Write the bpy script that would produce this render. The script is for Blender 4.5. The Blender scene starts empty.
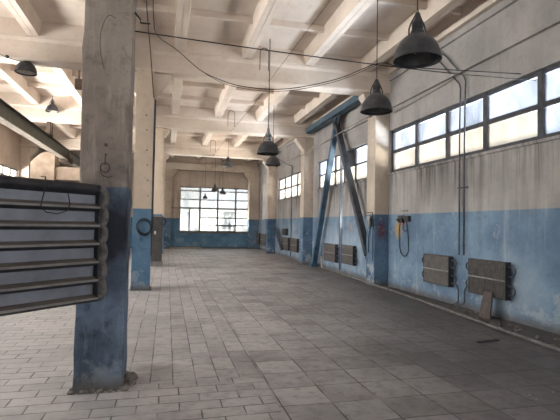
import bpy, bmesh, math, random
from mathutils import Vector, Matrix
random.seed(7)
SC = bpy.context.scene
COL = SC.collection
PI = math.pi

# ------------------------------------------------------------------ camera
cam_d = bpy.data.cameras.new('camera'); cam = bpy.data.objects.new('camera', cam_d); COL.objects.link(cam)
R_ = Vector((0.97012, -0.24202, 0.01725)); U_ = Vector((-0.02484, -0.02835, 0.99929)); F_ = Vector((0.24136, 0.96986, 0.03351))
m = Matrix(((R_.x, U_.x, -F_.x, 0), (R_.y, U_.y, -F_.y, 0), (R_.z, U_.z, -F_.z, 0), (0, 0, 0, 1)))
m.translation = Vector((0, 0, 1.4495))
cam.matrix_world = m
cam_d.sensor_width = 36; cam_d.lens = 29.105; cam_d.clip_start = 0.05; cam_d.clip_end = 500
SC.camera = cam

# ------------------------------------------------------------------ light
SC.view_settings.view_transform = 'Standard'
try: SC.view_settings.look = 'None'
except Exception: pass
SC.view_settings.gamma = 1.0
SC.view_settings.use_curve_mapping = False
SC.view_settings.exposure = 1.45
SC.cycles.max_bounces = 14; SC.cycles.diffuse_bounces = 10; SC.cycles.transparent_max_bounces = 16
SC.cycles.sample_clamp_indirect = 6.0

world = bpy.data.worlds.new('overcast_sky'); SC.world = world; world.use_nodes = True
wn = world.node_tree.nodes; wl = world.node_tree.links
bg = wn['Background']
tc = wn.new('ShaderNodeTexCoord'); nz = wn.new('ShaderNodeTexNoise'); nz.inputs['Scale'].default_value = 3.0; nz.inputs['Detail'].default_value = 4
cr = wn.new('ShaderNodeValToRGB'); cr.color_ramp.elements[0].position = .35; cr.color_ramp.elements[0].color = (0.72, 0.84, 1.0, 1)
cr.color_ramp.elements[1].position = .62; cr.color_ramp.elements[1].color = (1, 1, 1, 1)
wl.new(tc.outputs['Generated'], nz.inputs['Vector']); wl.new(nz.outputs['Fac'], cr.inputs['Fac']); wl.new(cr.outputs['Color'], bg.inputs['Color'])
bg.inputs['Strength'].default_value = 0.62

def area(name, loc, direction, sx, sy, power, col):
    l = bpy.data.lights.new(name, 'AREA'); l.shape = 'RECTANGLE'; l.size = sx; l.size_y = sy; l.energy = power; l.color = col
    o = bpy.data.objects.new(name, l); COL.objects.link(o); o.location = loc
    o.rotation_euler = Vector(direction).to_track_quat('-Z', 'Y').to_euler()
    return o
DAY = (0.98, 0.985, 1.0)
# daylight entering by the long left-hand window bands
for yc, pw in ((-1.2, 60), (4.8, 190), (10.8, 330), (16.0, 400)):
    area('daylight_left', (-6.55, yc, 3.3), (1, 0, -0.12), 4.4, 1.3, pw, DAY)
# daylight by the right-hand window band behind the camera
area('daylight_right', (5.65, -1.6, 3.35), (-1, 0.05, -0.15), 4.6, 1.2, 260, (0.93, 0.96, 1.0))
# added fill behind the camera, in an unseen opening
area('fill_back', (-0.5, -6.4, 2.2), (0, 1, 0.12), 5.0, 3.4, 40, (1.0, 0.95, 0.9))
# added uplights through the right windows in view (lamps stand outside, under the sill's sight line)
for yc, ln, pw in ((7.4, 5, 1600), (13.6, 4, 2600), (19.8, 4, 3200)):
    area('uplight_side', (8.6, yc, 1.2), (-0.80, 0, 0.60), ln, 1.8, pw * 1.35, (0.98, 0.985, 1.0))
# added unseen uplights outside the left windows brighten the ceiling
for yc in (-1.2, 4.8, 10.8, 16.0, 20.1):
    area('uplight_left', (-11.5, yc, 1.0), (0.88, 0, 0.47), 4.2, 2.2, 750 if yc < 15 else 1900, (1.0, 0.98, 0.965))
area('uplight_far', (2.7, 29.2, 0.0), (0, -0.65, 0.76), 4.5, 1.2, 2600, (1.0, 0.97, 0.93))  # added uplight, unseen below the far window sill

# ------------------------------------------------------------------ material helpers
def new_mat(name):
    mt = bpy.data.materials.new(name); mt.use_nodes = True
    nt = mt.node_tree; b = nt.nodes['Principled BSDF']
    return mt, nt, b
def node(nt, t, **kw):
    n = nt.nodes.new(t)
    for k, v in kw.items():
        if k.startswith('i_'): n.inputs[k[2:].replace('_', ' ')].default_value = v
        else: setattr(n, k, v)
    return n
def mth(nt, op, a, b=None, c=None, clamp=False):
    n = nt.nodes.new('ShaderNodeMath'); n.operation = op; n.use_clamp = clamp
    for i, v in enumerate((a, b, c)):
        if v is None: continue
        if isinstance(v, (int, float)): n.inputs[i].default_value = v
        else: nt.links.new(v, n.inputs[i])
    return n.outputs[0]
def mixc(nt, f, a, b, blend='MIX'):
    n = nt.nodes.new('ShaderNodeMix'); n.data_type = 'RGBA'; n.blend_type = blend
    for i, v in ((0, f), (6, a), (7, b)):
        if isinstance(v, (int, float)): n.inputs[i].default_value = v
        elif isinstance(v, tuple): n.inputs[i].default_value = (*v, 1) if len(v) == 3 else v
        else: nt.links.new(v, n.inputs[i])
    return n.outputs[2]
def pos(nt):
    g = nt.nodes.new('ShaderNodeNewGeometry'); s = nt.nodes.new('ShaderNodeSeparateXYZ'); nt.links.new(g.outputs['Position'], s.inputs[0])
    return g.outputs['Position'], s.outputs[0], s.outputs[1], s.outputs[2]
def comb(nt, x, y, z):
    n = nt.nodes.new('ShaderNodeCombineXYZ')
    for i, v in enumerate((x, y, z)):
        if isinstance(v, (int, float)): n.inputs[i].default_value = v
        else: nt.links.new(v, n.inputs[i])
    return n.outputs[0]
def noise(nt, vec, scale, detail=5, rough=.6, sc3=None):
    if sc3:
        mp = nt.nodes.new('ShaderNodeMapping'); mp.inputs['Scale'].default_value = sc3; nt.links.new(vec, mp.inputs[0]); vec = mp.outputs[0]
    n = node(nt, 'ShaderNodeTexNoise'); n.inputs['Scale'].default_value = scale; n.inputs['Detail'].default_value = detail; n.inputs['Roughness'].default_value = rough
    nt.links.new(vec, n.inputs['Vector']); return n.outputs['Fac']
def ramp(nt, f, lo, hi):
    n = nt.nodes.new('ShaderNodeMapRange'); n.inputs[1].default_value = lo; n.inputs[2].default_value = hi
    nt.links.new(f, n.inputs[0]); return n.outputs[0]
def bump(nt, b, h, strength=.3, dist=.02):
    n = nt.nodes.new('ShaderNodeBump'); n.inputs['Strength'].default_value = strength; n.inputs['Distance'].default_value = dist
    nt.links.new(h, n.inputs['Height']); nt.links.new(n.outputs[0], b.inputs['Normal'])

def blob(nt, P, c, r, soft=.5):
    """1 inside a ragged spot centred at c, 0 outside"""
    d = nt.nodes.new('ShaderNodeVectorMath'); d.operation = 'SUBTRACT'; nt.links.new(P, d.inputs[0]); d.inputs[1].default_value = c
    s = nt.nodes.new('ShaderNodeVectorMath'); s.operation = 'DIVIDE'; nt.links.new(d.outputs[0], s.inputs[0]); s.inputs[1].default_value = r
    l = nt.nodes.new('ShaderNodeVectorMath'); l.operation = 'LENGTH'; nt.links.new(s.outputs[0], l.inputs[0])
    w = noise(nt, P, 4.0, 4)
    v = mth(nt, 'ADD', l.outputs['Value'], mth(nt, 'MULTIPLY', mth(nt, 'SUBTRACT', w, .5), 1.3))
    return mth(nt, 'SUBTRACT', 1.0, ramp(nt, v, 1 - soft * 1.5, 1.1))

CREAM = (0.50, 0.42, 0.355); CREAM2 = (0.60, 0.52, 0.45)
def paint_mat(name, cream=CREAM, cream2=CREAM2, blue=(0.085, 0.19, 0.33), blue2=(0.17, 0.31, 0.46), line=1.757, grime=.5, streak=0.0, sdir='Y', peel=.35, spots=(), bstr=.25, dirt=(0.14, 0.12, 0.10), winst=False, stroke=False):
    mt, nt, b = new_mat(name)
    P, X, Y, Z = pos(nt)
    n1 = noise(nt, P, 1.1, 6); n2 = noise(nt, P, 7, 6, .7); n3 = noise(nt, P, 30, 4)
    c = mixc(nt, ramp(nt, n1, .35, .65), cream, cream2)
    c = mixc(nt, mth(nt, 'MULTIPLY', ramp(nt, n2, .52, .75), grime * .7), c, tuple(v * .45 for v in cream))
    bl = mixc(nt, ramp(nt, n1, .38, .62), blue, blue2)
    bl = mixc(nt, mth(nt, 'MULTIPLY', ramp(nt, n2, .55, .8), grime), bl, tuple(v * .35 for v in blue))
    # worn, lighter patches low on the painted dado
    pn = noise(nt, P, 3.2, 8, .72)
    lowm = mth(nt, 'SUBTRACT', 1.0, ramp(nt, Z, .1, 1.2))
    pk = mth(nt, 'MULTIPLY', ramp(nt, mth(nt, 'ADD', pn, mth(nt, 'MULTIPLY', lowm, .10)), .60, .66), peel, clamp=True)
    bl = mixc(nt, pk, bl, (0.48, 0.50, 0.50))
    zz = mth(nt, 'ADD', Z, mth(nt, 'MULTIPLY', mth(nt, 'SUBTRACT', n2, .5), .03))
    f = ramp(nt, zz, line - .008, line + .008)
    out = mixc(nt, f, bl, c)
    if streak > 0:
        sc3 = (1, 4.2, .30) if sdir == 'Y' else (4.2, 1, .30)
        s = noise(nt, P, 1.0, 6, .65, sc3)
        s2 = noise(nt, P, 1.0, 3, .5, (.8, .8, .4))
        band = mth(nt, 'MULTIPLY', ramp(nt, Z, .6, 2.4), mth(nt, 'SUBTRACT', 1, ramp(nt, Z, 2.85, 5.2)))
        k = mth(nt, 'MULTIPLY', mth(nt, 'MULTIPLY', ramp(nt, s, .50, .74), band), streak, clamp=True)
        out = mixc(nt, k, out, dirt)
        s3 = noise(nt, P, 1.7, 5, .6, sc3)
        k2 = mth(nt, 'MULTIPLY', mth(nt, 'MULTIPLY', ramp(nt, s3, .60, .74), band), .45 * min(1, streak * 1.5), clamp=True)
        out = mixc(nt, k2, out, (0.55, 0.52, 0.48))
    if winst:                                                             # sooty runs below the window sill
        sw = noise(nt, P, 1.0, 5, .7, (1, 7.5, .22)); lo_ = noise(nt, P, 1.0, 2, .5, (.6, .55, .1))
        kk = mth(nt, 'MULTIPLY', mth(nt, 'MULTIPLY', ramp(nt, mth(nt, 'ADD', mth(nt, 'MULTIPLY', sw, .7), mth(nt, 'MULTIPLY', lo_, .5)), .56, .74), ramp(nt, Z, 1.85, 2.6)), mth(nt, 'LESS_THAN', Z, 2.78))
        out = mixc(nt, mth(nt, 'MULTIPLY', kk, .9), out, (0.075, 0.066, 0.062))
        kl = mth(nt, 'MULTIPLY', ramp(nt, noise(nt, P, 1.0, 4, .6, (1, 3.0, .12)), .60, .68), mth(nt, 'SUBTRACT', 1, ramp(nt, Z, 1.7, 2.7)))
        out = mixc(nt, mth(nt, 'MULTIPLY', kl, .4), out, (0.50, 0.52, 0.54))
    if stroke:                                                            # trowel strokes and chips of the rough plaster
        k1 = noise(nt, P, 1.0, 5, .7, (14, 14, 2.2)); k3 = noise(nt, P, 5.5, 7, .75)
        out = mixc(nt, mth(nt, 'MULTIPLY', ramp(nt, k1, .50, .68), .45), out, mixc(nt, f, (0.20, 0.27, 0.36), (0.42, 0.37, 0.33)))
        out = mixc(nt, mth(nt, 'MULTIPLY', ramp(nt, k3, .56, .66), .5), out, mixc(nt, f, (0.03, 0.035, 0.045), (0.12, 0.10, 0.09)))
    for (sc_, sr, scol, ss) in spots:
        out = mixc(nt, mth(nt, 'MULTIPLY', blob(nt, P, sc_, sr), ss), out, scol)
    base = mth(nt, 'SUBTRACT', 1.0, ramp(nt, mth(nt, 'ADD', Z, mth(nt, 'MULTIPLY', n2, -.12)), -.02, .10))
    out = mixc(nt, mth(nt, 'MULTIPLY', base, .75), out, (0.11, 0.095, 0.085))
    nt.links.new(out, b.inputs['Base Color'])
    b.inputs['Roughness'].default_value = .85; b.inputs['Specular IOR Level'].default_value = .15
    bump(nt, b, mth(nt, 'ADD', mth(nt, 'MULTIPLY', n2, .8), mth(nt, 'MULTIPLY', n3, .3)), bstr, .03)
    return mt

M = {}
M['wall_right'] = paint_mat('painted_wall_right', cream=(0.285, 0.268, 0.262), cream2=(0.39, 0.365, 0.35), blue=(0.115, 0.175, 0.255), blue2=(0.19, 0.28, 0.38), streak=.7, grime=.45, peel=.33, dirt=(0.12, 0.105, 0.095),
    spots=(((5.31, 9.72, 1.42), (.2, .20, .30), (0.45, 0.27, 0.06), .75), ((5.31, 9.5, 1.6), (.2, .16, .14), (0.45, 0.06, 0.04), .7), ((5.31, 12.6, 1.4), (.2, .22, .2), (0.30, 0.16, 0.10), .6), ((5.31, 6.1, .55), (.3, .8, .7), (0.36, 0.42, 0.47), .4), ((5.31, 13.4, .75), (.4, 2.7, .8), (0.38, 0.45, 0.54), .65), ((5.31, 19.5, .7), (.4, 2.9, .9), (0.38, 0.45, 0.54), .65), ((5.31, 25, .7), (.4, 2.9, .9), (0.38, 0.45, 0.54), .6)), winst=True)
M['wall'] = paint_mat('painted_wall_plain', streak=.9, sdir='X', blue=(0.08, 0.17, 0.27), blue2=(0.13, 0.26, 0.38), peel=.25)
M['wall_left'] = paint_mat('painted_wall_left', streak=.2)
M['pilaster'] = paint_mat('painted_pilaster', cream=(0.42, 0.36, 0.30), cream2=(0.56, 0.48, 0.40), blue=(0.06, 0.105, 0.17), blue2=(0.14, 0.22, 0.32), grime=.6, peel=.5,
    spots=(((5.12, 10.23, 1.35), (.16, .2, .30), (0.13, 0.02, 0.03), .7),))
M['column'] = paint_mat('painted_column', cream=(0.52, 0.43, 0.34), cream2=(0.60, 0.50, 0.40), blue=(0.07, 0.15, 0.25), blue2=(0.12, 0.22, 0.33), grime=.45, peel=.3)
# the near column: bare grey plaster above, dark navy gloss below
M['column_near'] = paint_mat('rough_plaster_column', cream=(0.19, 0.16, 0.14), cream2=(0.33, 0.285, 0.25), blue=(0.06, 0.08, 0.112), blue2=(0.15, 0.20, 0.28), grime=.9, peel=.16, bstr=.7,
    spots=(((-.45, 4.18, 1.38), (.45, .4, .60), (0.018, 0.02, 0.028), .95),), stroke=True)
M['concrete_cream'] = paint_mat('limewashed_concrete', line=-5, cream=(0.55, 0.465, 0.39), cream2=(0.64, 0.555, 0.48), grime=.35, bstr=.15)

def ceiling_mat():
    mt, nt, b = new_mat('limewashed_ceiling'); P, X, Y, Z = pos(nt)
    n1 = noise(nt, P, .9, 6); n2 = noise(nt, P, 6, 6, .7)
    c = mixc(nt, ramp(nt, n1, .35, .65), (0.56, 0.475, 0.405), (0.67, 0.585, 0.51))
    c = mixc(nt, mth(nt, 'MULTIPLY', ramp(nt, n2, .55, .75), .25), c, (0.32, 0.245, 0.195))
    st = noise(nt, P, 1.0, 4, .6, (2.5, .6, 1))
    c = mixc(nt, mth(nt, 'MULTIPLY', ramp(nt, st, .58, .74), .4), c, (0.36, 0.25, 0.19))
    nt.links.new(c, b.inputs['Base Color']); b.inputs['Roughness'].default_value = .9; b.inputs['Specular IOR Level'].default_value = .1
    bump(nt, b, n2, .2, .02); return mt
M['ceiling'] = ceiling_mat()

def floor_mat():
    mt, nt, b = new_mat('worn_paving_tiles'); P, X, Y, Z = pos(nt)
    w1 = noise(nt, P, .55, 3); w2 = noise(nt, P, 1.7, 3)
    xs = mth(nt, 'ADD', X, mth(nt, 'MULTIPLY', mth(nt, 'SUBTRACT', w1, .5), .05))
    ys = mth(nt, 'ADD', Y, mth(nt, 'MULTIPLY', mth(nt, 'SUBTRACT', w2, .5), .04))
    def bricks(u, v, bw, rh, off, mort, sq=1.0):
        n = nt.nodes.new('ShaderNodeTexBrick'); n.offset = off; n.squash = sq
        n.inputs['Scale'].default_value = 1; n.inputs['Mortar Size'].default_value = mort; n.inputs['Mortar Smooth'].default_value = .25
        n.inputs['Brick Width'].default_value = bw; n.inputs['Row Height'].default_value = rh; n.inputs['Bias'].default_value = 0
        n.inputs['Color1'].default_value = (0, 0, 0, 1); n.inputs['Color2'].default_value = (1, 1, 1, 1); n.inputs['Mortar'].default_value = (.5, .5, .5, 1)
        nt.links.new(comb(nt, u, v, 0.0), n.inputs['Vector'])
        return n.outputs['Color'], n.outputs['Fac']
    yo = mth(nt, 'ADD', ys, 20.0); xo = mth(nt, 'ADD', xs, 20.0)
    cA, fA = bricks(yo, xo, .42, .205, .5, .0065)       # runs of narrow blocks up the nave
    cB, fB = bricks(mth(nt, 'ADD', xo, .07), mth(nt, 'ADD', yo, .05), .42, .40, .0, .0075)        # square slabs
    cC, fC = bricks(xo, yo, .33, .17, .5, .0065)        # cross-laid blocks
    nzz = noise(nt, P, 1.0, 1)
    zR = mth(nt, 'GREATER_THAN', mth(nt, 'ADD', X, mth(nt, 'MULTIPLY', mth(nt, 'SUBTRACT', Y, 5), -.02)), .93)
    zF = mth(nt, 'MULTIPLY', mth(nt, 'LESS_THAN', mth(nt, 'ADD', Y, mth(nt, 'MULTIPLY', mth(nt, 'FRACT', mth(nt, 'MULTIPLY', xo, 2.43)), .15)), 4.35), mth(nt, 'LESS_THAN', X, .93))
    zL = mth(nt, 'LESS_THAN', X, -.60)
    zC = mth(nt, 'MAXIMUM', zF, zL)
    cc = mixc(nt, zC, cA, cC); cc = mixc(nt, zR, cc, cB)
    def mixf(f, a, c): return mth(nt, 'ADD', mth(nt, 'MULTIPLY', a, mth(nt, 'SUBTRACT', 1, f)), mth(nt, 'MULTIPLY', c, f))
    ff = mixf(zR, mixf(zC, fA, fC), fB)
    n1 = noise(nt, P, .8, 7, .65); n2 = noise(nt, P, 9, 6, .7); n4 = noise(nt, P, 60, 3)
    tile = mixc(nt, cc, (0.215, 0.208, 0.216), (0.385, 0.376, 0.388))
    tile = mixc(nt, mth(nt, 'MULTIPLY', ramp(nt, n1, .42, .66), .65), tile, (0.52, 0.50, 0.505))
    tile = mixc(nt, mth(nt, 'MULTIPLY', ramp(nt, n2, .48, .72), .6), tile, (0.12, 0.107, 0.104))
    tile = mixc(nt, mth(nt, 'MULTIPLY', ramp(nt, n4, .60, .8), .25), tile, (0.36, 0.35, 0.34))
    # pale dust and window light painted left, dim light painted right, old spills
    dl = mth(nt, 'SUBTRACT', 1, ramp(nt, X, -1.2, .9)); tile = mixc(nt, mth(nt, 'MULTIPLY', dl, .5), tile, (0.50, 0.485, 0.48))
    dr = ramp(nt, mth(nt, 'SUBTRACT', X, mth(nt, 'MULTIPLY', Y, .22)), .0, 2.6); tile = mixc(nt, mth(nt, 'MULTIPLY', dr, .78), tile, (0.055, 0.047, 0.043))
    for c_, r_, s_ in (((2.5, 4.9, 0), (.9, .55, 1), .5), ((3.6, 6.0, 0), (.9, .5, 1), .55), ((1.5, 3.3, 0), (.8, .35, 1), .35), ((-1.2, 3.3, 0), (2.2, .75, 1), .40), ((-.1, 4.7, 0), (.38, .22, 1), .75), ((.2, 10.6, 0), (1.1, .25, 1), .5), ((1.2, 7.6, 0), (.5, .25, 1), .25),  # the spot beside the near column is its contact shade, painted in
                       ((2.0, 15.2, 0), (3.4, .35, 1), .5), ((3.0, 13.0, 0), (1.2, .9, 1), .3), ((3.2, 4.4, 0), (1.4, .9, 1), .35), ((2.6, 20, 0), (2.4, .5, 1), .25), ((4.4, 8.6, 0), (.5, 1.6, 1), .5)):
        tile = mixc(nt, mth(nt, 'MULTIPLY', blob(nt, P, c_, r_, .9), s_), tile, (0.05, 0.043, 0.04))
    # strip of bare dirt between the pipe and the right wall
    gut = ramp(nt, mth(nt, 'ADD', mth(nt, 'SUBTRACT', X, mth(nt, 'MULTIPLY', Y, .077)), mth(nt, 'MULTIPLY', mth(nt, 'SUBTRACT', n2, .5), .15)), 4.22, 4.30)
    gut = mth(nt, 'MULTIPLY', gut, mth(nt, 'LESS_THAN', Y, 14.6))
    gap = mth(nt, 'MULTIPLY', mth(nt, 'MULTIPLY', ff, ramp(nt, noise(nt, P, 2.4, 3), .30, .55)), mth(nt, 'SUBTRACT', 1, gut))
    tile = mixc(nt, mth(nt, 'MULTIPLY', gap, .85), tile, (0.03, 0.026, 0.024))
    tile = mixc(nt, mth(nt, 'MULTIPLY', gut, .85), tile, mixc(nt, n2, (0.035, 0.03, 0.027), (0.12, 0.10, 0.088)))
    nt.links.new(tile, b.inputs['Base Color']); b.inputs['Specular IOR Level'].default_value = .3
    nt.links.new(mth(nt, 'ADD', .36, mth(nt, 'MULTIPLY', n2, .3)), b.inputs['Roughness'])
    bump(nt, b, mth(nt, 'SUBTRACT', mth(nt, 'MULTIPLY', n2, .5), gap), .45, .012); return mt
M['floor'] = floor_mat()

def simple(name, c1, c2=None, sc=6, rough=.6, metal=0, bs=.15, spec=.4, lo=.4, hi=.65, sc3=None):
    mt, nt, b = new_mat(name); c2 = c2 or tuple(v * .6 for v in c1)
    t = node(nt, 'ShaderNodeTexCoord'); n1 = noise(nt, t.outputs['Object'], sc, 6, .65, sc3)
    nt.links.new(mixc(nt, ramp(nt, n1, lo, hi), c1, c2), b.inputs['Base Color'])
    b.inputs['Roughness'].default_value = rough; b.inputs['Metallic'].default_value = metal; b.inputs['Specular IOR Level'].default_value = spec
    if bs: bump(nt, b, n1, bs, .01)
    return mt
M['frame'] = simple('dark_window_frame', (0.035, 0.037, 0.045), (0.07, 0.07, 0.08), 8)
M['frame_grey'] = simple('grey_window_frame', (0.13, 0.115, 0.10), (0.20, 0.18, 0.16), 8)
M['lamp_dark'] = simple('dark_grey_enamel', (0.028, 0.03, 0.036), (0.06, 0.06, 0.065), 9, .45)
M['lamp_inner'] = simple('dull_reflector', (0.10, 0.10, 0.10), (0.05, 0.05, 0.05), 9, .4)
M['lamp_pale'] = simple('pale_reflector', (0.55, 0.52, 0.47), (0.4, 0.37, 0.33), 9, .5)
M['wire'] = simple('black_cable', (0.02, 0.018, 0.018), None, 9, .6, 0, 0)
M['wire_brown'] = simple('dusty_brown_cable', (0.12, 0.08, 0.06), None, 9, .7, 0, 0)
M['conduit'] = simple('dark_grey_pipe', (0.04, 0.045, 0.06), (0.10, 0.11, 0.13), 7, .5)
M['conduit_pale'] = simple('painted_pale_pipe', (0.42, 0.37, 0.31), (0.25, 0.21, 0.18), 7, .6)
M['pipe_dull'] = simple('dusty_thin_pipe', (0.24, 0.20, 0.17), (0.15, 0.13, 0.11), 7, .6)
M['conduit_blue'] = simple('blue_grey_pipe', (0.16, 0.22, 0.30), (0.10, 0.12, 0.16), 7, .6)
M['blue_steel'] = simple('blue_painted_steel', (0.06, 0.12, 0.19), (0.035, 0.07, 0.115), 4, .5)
M['blue_steel_light'] = simple('faded_blue_steel', (0.075, 0.125, 0.17), (0.04, 0.07, 0.10), 4, .5)
M['dark_steel'] = simple('dark_slate_steel', (0.055, 0.065, 0.08), (0.03, 0.034, 0.042), 4, .55)
M['green_steel'] = simple('olive_grey_steel', (0.04, 0.042, 0.03), (0.06, 0.058, 0.042), 4, .6)
M['rust'] = simple('rusty_brown_steel', (0.10, 0.065, 0.045), (0.05, 0.035, 0.03), 10, .8)
M['rad_grey'] = simple('brown_grey_convector', (0.11, 0.10, 0.095), (0.17, 0.155, 0.145), 12, .6)
M['rad_dark'] = simple('dark_convector_edge_and_gap_shade', (0.025, 0.025, 0.03), (0.05, 0.05, 0.055), 12, .6)
M['rad_pipe'] = simple('pale_convector_pipe', (0.33, 0.33, 0.33), (0.2, 0.2, 0.2), 12, .5)
M['reg_plate'] = simple('slate_blue_sheet', (0.20, 0.21, 0.255), (0.13, 0.138, 0.165), 2.5, .5, 0, .1)
M['reg_tube'] = simple('dusty_dark_tube', (0.06, 0.052, 0.048), (0.10, 0.09, 0.08), 3, .7, sc3=(1, 1, 6))
M['reg_lip'] = simple('pale_tube_lip', (0.20, 0.19, 0.185), (0.12, 0.11, 0.11), 5, .6)
M['reg_black'] = simple('black_metal_and_shade', (0.012, 0.012, 0.016), (0.03, 0.03, 0.035), 6, .7)
M['reg_bend'] = simple('grimy_pipe_bend', (0.13, 0.12, 0.115), (0.05, 0.045, 0.045), 14, .7)
M['cabinet'] = simple('grey_cabinet_paint', (0.065, 0.062, 0.058), (0.042, 0.04, 0.038), 4, .5)
M['cabinet_base'] = simple('pale_plinth', (0.22, 0.21, 0.20), (0.13, 0.125, 0.12), 6, .8)
M['white'] = simple('white_label', (0.7, 0.7, 0.68), None, 6, .6, 0, 0)
M['box_grey'] = simple('grey_switch_box', (0.30, 0.31, 0.31), (0.16, 0.17, 0.18), 10, .6)
M['plank'] = simple('weathered_board', (0.11, 0.09, 0.082), (0.07, 0.055, 0.05), 6, .8, sc3=(6, 6, 1))
M['plank_dark'] = simple('dark_blue_board', (0.03, 0.035, 0.05), (0.05, 0.055, 0.07), 6, .7)
M['rubble'] = simple('broken_mortar', (0.20, 0.18, 0.165), (0.10, 0.09, 0.08), 14, .95, 0, .5)
M['floor_pipe'] = simple('dull_galvanised_pipe', (0.17, 0.165, 0.16), (0.09, 0.085, 0.08), 5, .65)
M['duct'] = simple('cream_duct_sheet', (0.42, 0.32, 0.24), (0.30, 0.22, 0.16), 3, .7)
M['ground'] = simple('outside_ground', (0.40, 0.40, 0.36), (0.30, 0.32, 0.25), .3, .9, 0, 0)
M['house_white'] = simple('pale_house_wall', (0.75, 0.74, 0.70), (0.62, 0.61, 0.58), .4, .9, 0, 0)
M['house_glass'] = simple('house_window_dark', (0.30, 0.34, 0.38), None, 2, .3, 0, 0)
M['shed_roof'] = simple('grey_shed_roof', (0.45, 0.44, 0.44), (0.35, 0.34, 0.33), 1, .8, 0, 0)

def pane_mat(name, tint, dust, keep=.5, sc=2.0):
    mt, nt, b = new_mat(name)
    out = nt.nodes['Material Output']; nt.nodes.remove(b)
    P, X, Y, Z = pos(nt)
    n = noise(nt, P, sc, 6, .6, (1, 1, .5))
    tr = node(nt, 'ShaderNodeBsdfTransparent'); tr.inputs[0].default_value = (*tint, 1)
    tl = node(nt, 'ShaderNodeBsdfTranslucent'); tl.inputs[0].default_value = (*dust, 1)
    df = node(nt, 'ShaderNodeBsdfDiffuse'); df.inputs[0].default_value = (*dust, 1)
    m1 = node(nt, 'ShaderNodeMixShader'); m1.inputs[0].default_value = .25; nt.links.new(tl.outputs[0], m1.inputs[1]); nt.links.new(df.outputs[0], m1.inputs[2])
    f = mth(nt, 'ADD', 1 - keep - .15, mth(nt, 'MULTIPLY', ramp(nt, n, .35, .7), .35), clamp=True)
    m2 = node(nt, 'ShaderNodeMixShader'); nt.links.new(f, m2.inputs[0]); nt.links.new(tr.outputs[0], m2.inputs[1]); nt.links.new(m1.outputs[0], m2.inputs[2])
    gl = node(nt, 'ShaderNodeBsdfGlossy'); gl.inputs['Roughness'].default_value = .08
    fr = node(nt, 'ShaderNodeFresnel'); fr.inputs[0].default_value = 1.3
    m3 = node(nt, 'ShaderNodeMixShader'); nt.links.new(mth(nt, 'MULTIPLY', fr.outputs[0], .5), m3.inputs[0]); nt.links.new(m2.outputs[0], m3.inputs[1]); nt.links.new(gl.outputs[0], m3.inputs[2])
    nt.links.new(m3.outputs[0], out.inputs['Surface']); return mt
M['pane'] = pane_mat('dusty_glass', (0.62, 0.665, 0.71), (0.22, 0.22, 0.24), .8)
M['pane_cream'] = pane_mat('yellowed_glass', (0.60, 0.58, 0.545), (0.20, 0.185, 0.16), .7)
M['pane_clear'] = pane_mat('clear_far_glass', (0.97, 0.97, 0.95), (0.9, 0.9, 0.88), .92)
M['pane_far'] = pane_mat('slightly_dusty_glass', (0.74, 0.76, 0.76), (0.3, 0.3, 0.3), .86)
M['pane_dark'] = simple('dark_infill_panel', (0.045, 0.04, 0.045), (0.09, 0.08, 0.075), 3, .6)

# ------------------------------------------------------------------ mesh helpers
def finish(name, bm, mat, parent=None, smooth=False):
    me = bpy.data.meshes.new(name); bmesh.ops.recalc_face_normals(bm, faces=bm.faces); bm.to_mesh(me); bm.free()
    if smooth:
        for p in me.polygons: p.use_smooth = True
    me.materials.append(mat)
    o = bpy.data.objects.new(name, me); COL.objects.link(o)
    if parent: o.parent = parent
    return o
def BM(): return bmesh.new()
def box(bm, x0, x1, y0, y1, z0, z1, bev=0):
    r = bmesh.ops.create_cube(bm, size=1); vs = r['verts']
    for v in vs: v.co = Vector((x0 + (v.co.x + .5) * (x1 - x0), y0 + (v.co.y + .5) * (y1 - y0), z0 + (v.co.z + .5) * (z1 - z0)))
    if bev:
        es = list({e for v in vs for e in v.link_edges}); bmesh.ops.bevel(bm, geom=es, offset=bev, segments=2, affect='EDGES', profile=.6)
    return bm
def prism(bm, pts, axis, a, b):
    """extrude polygon pts (2D) along axis from a to b"""
    def mk(p, t):
        if axis == 'Y': return (p[0], t, p[1])
        if axis == 'X': return (t, p[0], p[1])
        return (p[0], p[1], t)
    A = [bm.verts.new(mk(p, a)) for p in pts]; B = [bm.verts.new(mk(p, b)) for p in pts]
    n = len(pts); bm.faces.new(A); bm.faces.new(B[::-1])
    for i in range(n): bm.faces.new((A[i], B[i], B[(i + 1) % n], A[(i + 1) % n]))
    return bm
def tube(bm, pts, r, seg=8, caps=True):
    pts = [Vector(p) for p in pts]; rings = []
    n = len(pts); up = None
    for i, p in enumerate(pts):
        d = (pts[min(i + 1, n - 1)] - pts[max(i - 1, 0)]).normalized()
        if up is None:
            up = Vector((0, 0, 1)) if abs(d.z) < .9 else Vector((1, 0, 0))
        s = d.cross(up).normalized(); up = s.cross(d).normalized()
        rr = r[i] if isinstance(r, (list, tuple)) else r
        rings.append([bm.verts.new(p + rr * (math.cos(2 * PI * k / seg) * s + math.sin(2 * PI * k / seg) * up)) for k in range(seg)])
    for a, b in zip(rings, rings[1:]):
        for k in range(seg): bm.faces.new((a[k], a[(k + 1) % seg], b[(k + 1) % seg], b[k]))
    if caps: bm.faces.new(rings[0][::-1]); bm.faces.new(rings[-1])
    return bm
def lathe(bm, prof, c=(0, 0, 0), seg=28):
    rings = []
    for r, z in prof:
        rings.append([bm.verts.new((c[0] + r * math.cos(2 * PI * k / seg), c[1] + r * math.sin(2 * PI * k / seg), c[2] + z)) for k in range(seg)])
    for a, b in zip(rings, rings[1:]):
        for k in range(seg): bm.faces.new((a[k], a[(k + 1) % seg], b[(k + 1) % seg], b[k]))
    return bm
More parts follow.
